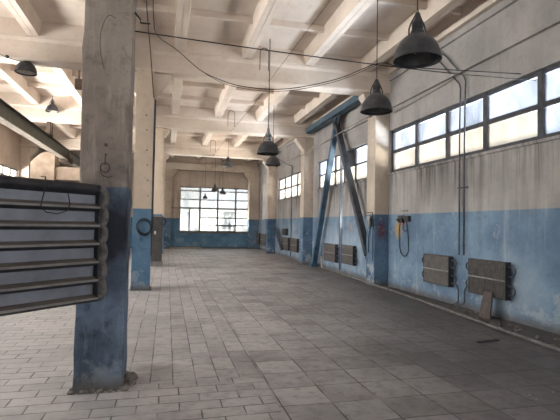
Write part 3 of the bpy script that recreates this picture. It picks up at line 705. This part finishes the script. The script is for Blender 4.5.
place_lamp(8, -2.93, 10.36, 4.53, BEAM_B, 'dark lamp with a pale inside, close under the left aisle beam', .86, 'pendant lamps in the left aisle', True)
place_lamp(9, -3.72, 16.0, 5.02, SLAB - .01, 'smaller dark lamp deeper in the left aisle, above the olive girder', .82, 'pendant lamps in the left aisle', True)

# pipe hooks on the ceiling above the cord
def hook_pipe(x0, x1, y, zt, zb, lab):
    bm = BM(); zr = (x1 - x0) / 2
    pts = [(x0, y, zb)] + [(x0 + zr - zr * math.cos(t), y, zt - zr + zr * math.sin(t)) for t in [PI * k / 8 for k in range(9)]] + [(x1, y, zb)]
    tube(bm, pts, .011, 6); o = finish('ceiling_hook', bm, M['wire_brown'], None, True); tag(o, lab, 'hook', 'bent pipe hooks on the beams'); return o
hook_pipe(1.97, 2.17, 10.05, 5.50, 4.98, 'bent brown pipe hook on the first cross beam')
hook_pipe(2.02, 2.26, 16.05, 5.52, 4.95, 'bent brown pipe hook on the second cross beam')
hook_pipe(1.95, 2.2, 22.05, 5.52, 4.95, 'bent brown pipe hook on the third cross beam')

# ------------------------------------------------------------------ overhead wires
def wire(pts, r, mat, lab, cat='cable', smooth_n=6):
    P_ = [Vector(p) for p in pts]; out = []
    for i in range(len(P_) - 1):
        p0 = P_[max(i - 1, 0)]; p1 = P_[i]; p2 = P_[i + 1]; p3 = P_[min(i + 2, len(P_) - 1)]
        for k in range(smooth_n):
            t = k / smooth_n
            out.append(.5 * ((2 * p1) + (p2 - p0) * t + (2 * p0 - 5 * p1 + 4 * p2 - p3) * t * t + (3 * p1 - p0 - 3 * p2 + p3) * t ** 3))
    out.append(P_[-1])
    o = finish('overhead_wire' if cat == 'cable' else 'cable', tube(BM(), out, r, 6), mat, None, True); tag(o, lab, cat); return o
wire([(-.34, 4.45, 3.265), (1.21, 5.0, 3.44), (3.4, 5.4, 3.57), (5.31, 5.6, 3.68)], .0062, M['wire'], 'almost straight black wire crossing the nave from the nearest column to the right windows')
C1 = [(-.35, 8.53, SLAB), (-.33, 8.52, 5.2), (-.26, 8.5, 4.89), (.1, 8.36, 4.6), (.51, 8.19, 4.22), (.86, 8.05, 4.03), (1.2, 7.91, 3.91), (1.7, 7.69, 3.83), (2.18, 7.48, 3.85), (2.81, 7.19, 3.98), (3.38, 6.92, 4.2)]
wire(C1 + [(3.7, 6.76, 4.12), (4.4, 6.4, 4.02), (5.31, 5.9, 3.88)], .0078, M['wire'], 'black cable drooping in a deep curve from the ceiling, upper of two')
wire([(p[0], p[1], p[2] - (.035 if 2 < i < 10 else 0)) for i, p in enumerate([(.05, 8.38, 4.64)] + C1[3:10])] + [(3.39, 6.92, 4.19)], .006, M['wire_brown'], 'thinner brown cable slung just under the drooping black cable')
wire([(2.78, 7.3, SLAB), (2.24, 10.1, 4.82), (2.20, 10.11, 4.8)], .005, M['wire_brown'], 'thin slanting wire from the ceiling down to the first cross beam')
wire([(2.24, 10.59, 4.765), (2.2, 12, 4.70), (2.12, 16.18, 4.765)], .006, M['wire_brown'], 'thin wire running lengthwise between the first and second cross beams')
wire([(2.12, 16.59, 4.765), (2.1, 18, 4.71), (2.1, 22.18, 4.765)], .007, M['wire_brown'], 'thin wire running lengthwise between the second and third cross beams')
wire([(-.47, 8.6, SLAB), (-.44, 8.65, 5.2), (-.42, 9.6, 5.0), (-.40, 10.1, 4.74), (-.37, 10.14, 4.4), (-.345, 10.15, 4.17)], .013, M['wire_brown'], 'pair of brown cables dropping from the ceiling to the coiled-cable column')
# conduit on the coiled-cable column
o = finish('column_conduit', box(BM(), -.335, -.295, 10.17, 10.29, .75, 4.15, .008), M['plank_dark']); tag(o, 'dark blue upright steel strip down the right edge of the coiled-cable column', 'steel strip')
# coil of cable
root = empty('cable_coil', (-.47, 10.13, 1.36)); tag(root, 'dark coil of cable hung on the blue part of the second column', 'cable coil')
bm = BM(); pts = []
for k in range(0, 24 * 5 + 1):
    t = 2 * PI * k / 24; rr = .145 + .022 * math.sin(t * .37 + 1); pts.append((rr * math.cos(t), -.012 - .006 * (k / 24), rr * 1.12 * math.sin(t)))
tube(bm, pts, .0075, 6); finish('coil', bm, M['wire'], root, True)
bm = BM(); tube(bm, [(.0, 0, -.15), (-.09, .0, -.21), (-.13, .0, -.30), (-.12, 0, -.40), (-.06, .0, -.48), (.02, 0, -.49), (.08, 0, -.45)], .005, 6); finish('loose_end', bm, M['conduit'], root, True)
# step bolts on the column
for i, z in enumerate((3.78, 3.46, 3.02, 2.70, 2.37, 2.03)):
    x = -.49 + .015 * i
    o = finish('step_bolt', tube(BM(), [(x, 10.19, z), (x, 10.12, z)], .012, 8), M['rust'], None, True); tag(o, 'rusty bolt in the cream face of the coiled-cable column, ' + ('topmost', 'second from the top', 'third from the top', 'fourth from the top', 'second from the bottom', 'lowest, just above the blue')[i], 'bolt', 'rusty bolts up the second column')
# hangings on near column
root = empty('wall_hook', (-.53, 4.16, 1.94)); tag(root, 'black wire ring hanging from a bolt on the nearest column', 'wire ring')
bm = BM(); tube(bm, [(.038 * math.cos(t), -.02, .04 * math.sin(t) - .02) for t in [2 * PI * k / 16 for k in range(17)]], .0045, 6, False)
tube(bm, [(-.038, -.02, -.02), (-.036, -.02, -.06), (-.01, -.02, -.095), (.03, -.02, -.105), (.065, -.02, -.09)], .004, 6)
finish('ring', bm, M['wire'], root, True)
bm = BM(); tube(bm, [(0, .03, .10), (0, -.03, .10), (0, -.025, .0)], .006, 6); finish('bolt', bm, M['rust'], root, True)
o = finish('anchor_bolt', tube(BM(), [(-.53, 4.2, 2.12), (-.53, 4.13, 2.12)], .012, 8), M['rust'], None, True); tag(o, 'small dark bolt above the wire ring on the nearest column', 'bolt')
wire([(-.565, 4.16, 2.78), (-.60, 4.155, 2.95), (-.60, 4.155, 3.1), (-.565, 4.155, 3.22), (-.53, 4.155, 3.26), (-.48, 4.155, 3.24)], .0028, M['wire_brown'], 'thin brown wire pinned in an arc high on the nearest column', 'wire')
bm = BM(); tube(bm, [(-.34, 4.4, 3.42), (-.29, 4.4, 3.36), (-.29, 4.4, 3.33), (-.2, 4.4, 3.33)], .008, 6); o = finish('wire_bracket', bm, M['wire'], None, True); tag(o, 'bent black wire bracket on the right side of the nearest column', 'bracket')
bm = BM(); bar(bm, (-.336, 4.175, .15), (-.336, 4.175, 4.7), .028, .02); o = finish('corner_angle', bm, simple('lit_edge_steel', (0.34, 0.37, 0.42), (0.22, 0.25, 0.30), 6, .5)); tag(o, 'thin steel angle paled as the window-lit edge along the front right corner of the nearest column', 'steel angle')  # pale tone paints the window light on the column's side face

# ------------------------------------------------------------------ electrical cabinet
root = empty('electrical_cabinet', (-.33, 15.9, 0)); tag(root, 'tall narrow grey electrical cabinet in front of the third column', 'cabinet')
finish('body', box(BM(), -.34, .19, -.15, .22, .16, 1.66, .008), M['cabinet'], root)
finish('plinth', box(BM(), -.35, .22, -.17, .22, 0, .16, .006), M['cabinet_base'], root)
d = finish('door', box(BM(), -.315, .165, -.17, -.15, .2, 1.60, .005), M['cabinet'], root)
finish('handle', box(BM(), .10, .13, -.195, -.17, .85, .97, .004), M['rad_dark'], d)
lbl = finish('warning_label', box(BM(), -.08, -.02, -.175, -.17, 1.08, 1.18), M['white'], d); lbl['label'] = 'small white label'
finish('top_cap', box(BM(), -.35, .20, -.17, .22, 1.66, 1.69, .004), M['cabinet_base'], root)
bm = BM(); tube(bm, [(.11 * math.cos(t), 0, .15 * math.sin(t)) for t in [2 * PI * k / 20 for k in range(21)]], .012, 6, False)
tube(bm, [(.09 * math.cos(t), -.02, .12 * math.sin(t)) for t in [2 * PI * k / 20 for k in range(21)]], .012, 6, False)
o = finish('cable_coil', bm, M['wire'], None, True); o.location = (-.12, 16.165, 1.5); o.scale = (.8, 1, .8); tag(o, 'dark cable coil on the column side behind the grey cabinet', 'cable coil')

# ------------------------------------------------------------------ big pipe register at the left
root = empty('pipe_register', (-.53, 4.0, .0)); tag(root, 'large dark slate heating register of stacked horizontal tubes, in front of the nearest column', 'heating register')
root.rotation_euler = (0, 0, math.atan2(3.45 - 4.03, -1.11 + .53) )      # local +X runs to the left, out of frame
L = 1.55; ZB, ZT = .80, 1.755
# local frame: X along the panel (0 = right end), Y = depth; +Y faces the viewer or away
fy = 1
Minv = root.rotation_euler.z
n = 6; pitch = (ZT - ZB - .075) / n
bm = BM(); box(bm, .03, L, -.012, .0, ZB + .02, ZT - .03); finish('back_plate', bm, M['reg_plate'], root)
for k in range(n + 1):
    zc = ZB + .035 + k * pitch
    top = (k == n)
    bm = BM()
    w = .030 if not top else .042
    # trapezoid tube: dusty sloping top, pale front lip, shade painted black underneath
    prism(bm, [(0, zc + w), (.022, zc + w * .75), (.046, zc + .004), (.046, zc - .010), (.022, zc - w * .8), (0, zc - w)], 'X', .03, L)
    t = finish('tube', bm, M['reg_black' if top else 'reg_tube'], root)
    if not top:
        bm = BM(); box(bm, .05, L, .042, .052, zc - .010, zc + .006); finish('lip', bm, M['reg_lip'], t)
    bm = BM(); prism(bm, [(.001, zc - w * .9), (.024, zc - w * .75), (.049, zc - .011), (.044, zc - .020), (.014, zc - w * 1.1), (.001, zc - w * 1.15)], 'X', .04, L); finish('underside_shade', bm, M['reg_black'], t)
for k in range(n):
    za = ZB + .035 + k * pitch; zb2 = za + pitch
    pts = [(.05, .03, za)] + [(.03 - .045 * math.sin(t), .03, (za + zb2) / 2 - pitch / 2 * math.cos(t)) for t in [PI * q / 10 for q in range(11)]] + [(.05, .03, zb2)]
    finish('pipe_bend', tube(BM(), pts, .030, 10), M['reg_bend'], root, True)
finish('end_plate', box(BM(), .045, .06, -.02, .05, ZB + .01, ZT - .01), M['reg_black'], root)
for bx_ in (.45, 1.15): finish('rivet', lathe(BM(), [(.0001, .004), (.006, .003), (.007, 0)], (0, 0, 0), 8), M['reg_lip'], root).location = (bx_, .002, 1.60)
# black wire loop thrown over the register
bm = BM()
wl_ = [(.525, .0, 1.775), (.535, .07, 1.77), (.55, .085, 1.66), (.575, .09, 1.56), (.54, .095, 1.515), (.45, .095, 1.505), (.37, .09, 1.53), (.345, .085, 1.58), (.36, .08, 1.66)]
tube(bm, wl_, .0042, 6); o = finish('wire_loop', bm, M['wire'], None, True); tag(o, 'black wire loop hanging over the front of the big register', 'wire')
o.location = root.location; o.rotation_euler = root.rotation_euler

# ------------------------------------------------------------------ left aisle: girder, trolley, duct
root = empty('crane_girder', (-3.9, 16, 0)); tag(root, 'olive-grey steel girder hung under the ceiling of the left aisle', 'girder')
GX, GB, GT = -3.9, 3.84, 4.28
def S3(bm):
    for v in bm.verts: v.co -= root.location
    return bm
bm = BM(); box(bm, GX - .012, GX + .012, 6, 26.5, GB, GT); box(bm, GX - .08, GX + .08, 6, 26.5, GT - .02, GT)
finish('web', S3(bm), M['green_steel'], root)
bm = BM(); box(bm, GX - .10, GX + .10, 6, 26.5, GB, GB + .022); finish('bottom_flange', S3(bm), M['conduit_pale'], root)
for y in (10.4, 16.4, 22.4):
    bm = BM(); box(bm, GX - .06, GX + .06, y - .05, y + .05, GT, BEAM_B, .005); box(bm, GX - .12, GX + .12, y - .14, y + .14, GT, GT + .05, .005)
    finish('hanger', S3(bm), M['rust'], root)
root2 = empty('hoist_trolley', (GX, 19.2, GB)); tag(root2, 'small dark hoist trolley sitting on the far end of the olive girder', 'hoist')
bm = BM(); box(bm, -.16, .16, -.5, .5, -.10, -.04, .01); box(bm, -.16, -.12, -.4, .4, -.08, .28, .005); box(bm, .12, .16, -.4, .4, -.08, .28, .005); finish('carriage', bm, M['rust'], root2)
for y in (-.25, .25):
    bm = BM(); tube(bm, [(.11, y, .09), (.19, y, .09)], .075, 14); finish('wheel', bm, M['rad_dark'], root2, True)
root = empty('ventilation_duct', (-4.82, 20.0, 3.02)); tag(root, 'cream sheet-metal ventilation duct with a hipped end below the left girder', 'duct')
bm = BM(); prism(bm, [(-.45, .12), (.42, 0), (.42, 1.18), (.05, 1.18), (-.12, 1.10), (-.45, .75)], 'Y', -.4, .4)
finish('hood', bm, M['duct'], root)
bm = BM(); box(bm, .42, 1.55, -.3, .3, .10, .62, .01); finish('duct_run', bm, M['duct'], root)
bm = BM(); tube(bm, [(.2, 0, 1.15), (.2, 0, 2.5)], .02, 6); tube(bm, [(1.4, 0, .6), (1.4, 0, 2.5)], .02, 6); finish('hanger_rod', bm, M['wire_brown'], root)
# small boxes high behind the nearest column
o = finish('junction_box', box(box(BM(), -2.36, -2.18, 12.3, 12.42, 4.82, 5.08, .01), -2.29, -2.25, 12.34, 12.38, 5.07, SLAB), M['rust']); tag(o, 'small rusty junction box under the aisle ceiling, left edge of the nearest column', 'junction box')
for pts, lab in (([(-2.98, 10.3, 4.74), (-3.20, 10.12, 4.74), (-3.35, 10.1, 4.80), (-3.75, 10.1, 5.1), (-4.0, 10.1, 5.23)], 'black feed wire sloping to the pale-lined aisle lamp'),):
    wire(pts, .007, M['wire'], lab)
o = finish('wire_clamp', lathe(BM(), [(.0001, -.035), (.03, -.025), (.04, .01), (.02, .03), (.0001, .03)], (-3.22, 10.12, 4.76), 10), M['wire'], None, True); tag(o, 'black insulator knob on the feed wire of the aisle lamp', 'insulator')

# ------------------------------------------------------------------ mortar and rubble
def lump(x, y, z, r, seed, flat=.55):
    from mathutils import noise as mn
    bm = BM(); bmesh.ops.create_icosphere(bm, subdivisions=2, radius=r)
    for v in bm.verts:
        n_ = mn.noise(v.co.normalized() * 1.7 + Vector((seed, seed * .3, 0))); v.co *= 1 + .45 * n_ + .35 * mn.noise(v.co.normalized() * 4 + Vector((seed, 0, 3))); v.co.z *= flat; v.co += Vector((x, y, z))
    return bm
def merge(lumps):
    bm = BM()
    for l in lumps:
        me = bpy.data.meshes.new('tmp'); l.to_mesh(me); l.free(); bm.from_mesh(me); bpy.data.meshes.remove(me)
    return bm
def dirt_fillet(x0, x1, y0, y1, lab):
    """broken mortar skirt round a column foot"""
    ls = []; rnd = random.Random(int(y0 * 10))
    per = [(x0, y0, x1, y0), (x1, y0, x1, y1), (x1, y1, x0, y1), (x0, y1, x0, y0)]
    for a, b, c, d in per:
        for k in range(9):
            t = (k + rnd.random()) / 9; r = rnd.uniform(.015, .034); ls.append(lump(a + (c - a) * t, b + (d - b) * t, r * .25, r, rnd.random() * 50, .6))
    o = finish('mortar_skirt', merge(ls), M['rubble'], None); o['kind'] = 'stuff'; o['label'] = lab; o['category'] = 'rubble'; return o
dirt_fillet(-.755, -.33, 4.165, 4.62, 'broken grey mortar crusted round the foot of the nearest column')
dirt_fillet(-.73, -.325, 10.165, 10.62, 'crumbled mortar round the foot of the coiled-cable column')
for i, (x, y, r) in enumerate(((-.32, 4.18, .04), (-.29, 4.44, .06), (-.27, 4.30, .035))):
    o = finish('concrete_lump', lump(x, y, r * .35, r, i * 7.3, .8), M['rubble'], None); tag(o, ('dark chunk of concrete at the front right corner of the nearest column', 'larger chunk of concrete against the right side of the nearest column', 'small concrete chunk lying between the two bigger chunks by the nearest column')[i], 'concrete chunk')
ls = []; rnd = random.Random(4)
for k in range(170):
    y = 4.6 + rnd.random() ** 1.2 * 9.5; lim = 4.30 + .077 * y + .06
    x = rnd.uniform(lim, WX - .03)
    if 10.1 < y < 10.8 and x > 4.85: continue
    x = lim + (x - lim) * rnd.random() ** .4 if rnd.random() < .6 else x
    r = rnd.uniform(.008, .028); x = min(x, WX - r * 1.7); ls.append(lump(x, y, r * .3, r, rnd.random() * 90, .6))
o = finish('rubble', merge(ls), M['rubble'], None); o['kind'] = 'stuff'; o['label'] = 'small rubble and dirt along the foot of the right wall'; o['category'] = 'rubble'
ls = []
for k in range(110):
    x = rnd.uniform(-4, 4.6); y = rnd.uniform(2.6, 22); r = rnd.uniform(.005, .013) * (1 + y * .05); ls.append(lump(x, y, r * .3, r, rnd.random() * 90, .5))
o = finish('floor_grit', merge(ls), M['rad_pipe'], None); o['kind'] = 'stuff'; o['label'] = 'scattered pale grit and plaster crumbs on the tiled floor'; o['category'] = 'grit'
for i, (x, y, w, dd, a, lab) in enumerate(((3.3, 13.2, .5, .12, .2, 'flat pale plaster flake on the floor before the brace'), (2.5, 12.0, .35, .18, -.4, 'pale plaster flake mid nave, left of the other flake'), (4.05, 5.05, .34, .05, .15, 'dark thin metal scrap on the floor at the right edge'))):
    bm = box(BM(), -w / 2, w / 2, -dd / 2, dd / 2, 0, .015, .004); o = finish('floor_scrap', bm, M['rad_pipe'] if i < 2 else M['rad_dark']); o.location = (x, y, .001); o.rotation_euler = (0, 0, a); tag(o, lab, 'scrap')
struct('trim_6', box(BM(), .15, 1.95, FY - .30, FY - .02, 0, .07, .01), M['conduit_pale'])

# ------------------------------------------------------------------ outside
struct('ground', box(BM(), -60, 60, FY + .3, 110, -.3, -.05), M['ground'])
root = empty('pale_house', (-1, 62, 0)); tag(root, 'pale building with small windows seen faintly through the left of the far window', 'building')
finish('house_wall', box(BM(), -3, 5.5, 0, 8, 0, 7.5), M['house_white'], root)
for x in (2.7, 3.5, 4.3): finish('house_window', box(BM(), x, x + .45, -.05, .02, .9, 3.0), M['house_glass'], root)
finish('house_roof', prism(BM(), [(-.4, 7.5), (8.4, 7.5), (4, 9.5)], 'X', -3.3, 5.8), M['shed_roof'], root)
root = empty('low_shed', (12, 58, 0)); tag(root, 'long low pale shed with ribbed front beyond the far window', 'building')
finish('shed_wall', box(BM(), -6.5, 8, 0, 5, 0, 2.9), M['house_white'], root)
for k in range(16): finish('shed_window', box(BM(), -6.1 + k * .85, -5.75 + k * .85, -.05, .01, .9, 2.5), M['house_glass'], root)
finish('shed_roof', box(BM(), -6.7, 8.2, -.3, 5.2, 2.9, 3.05), M['shed_roof'], root)
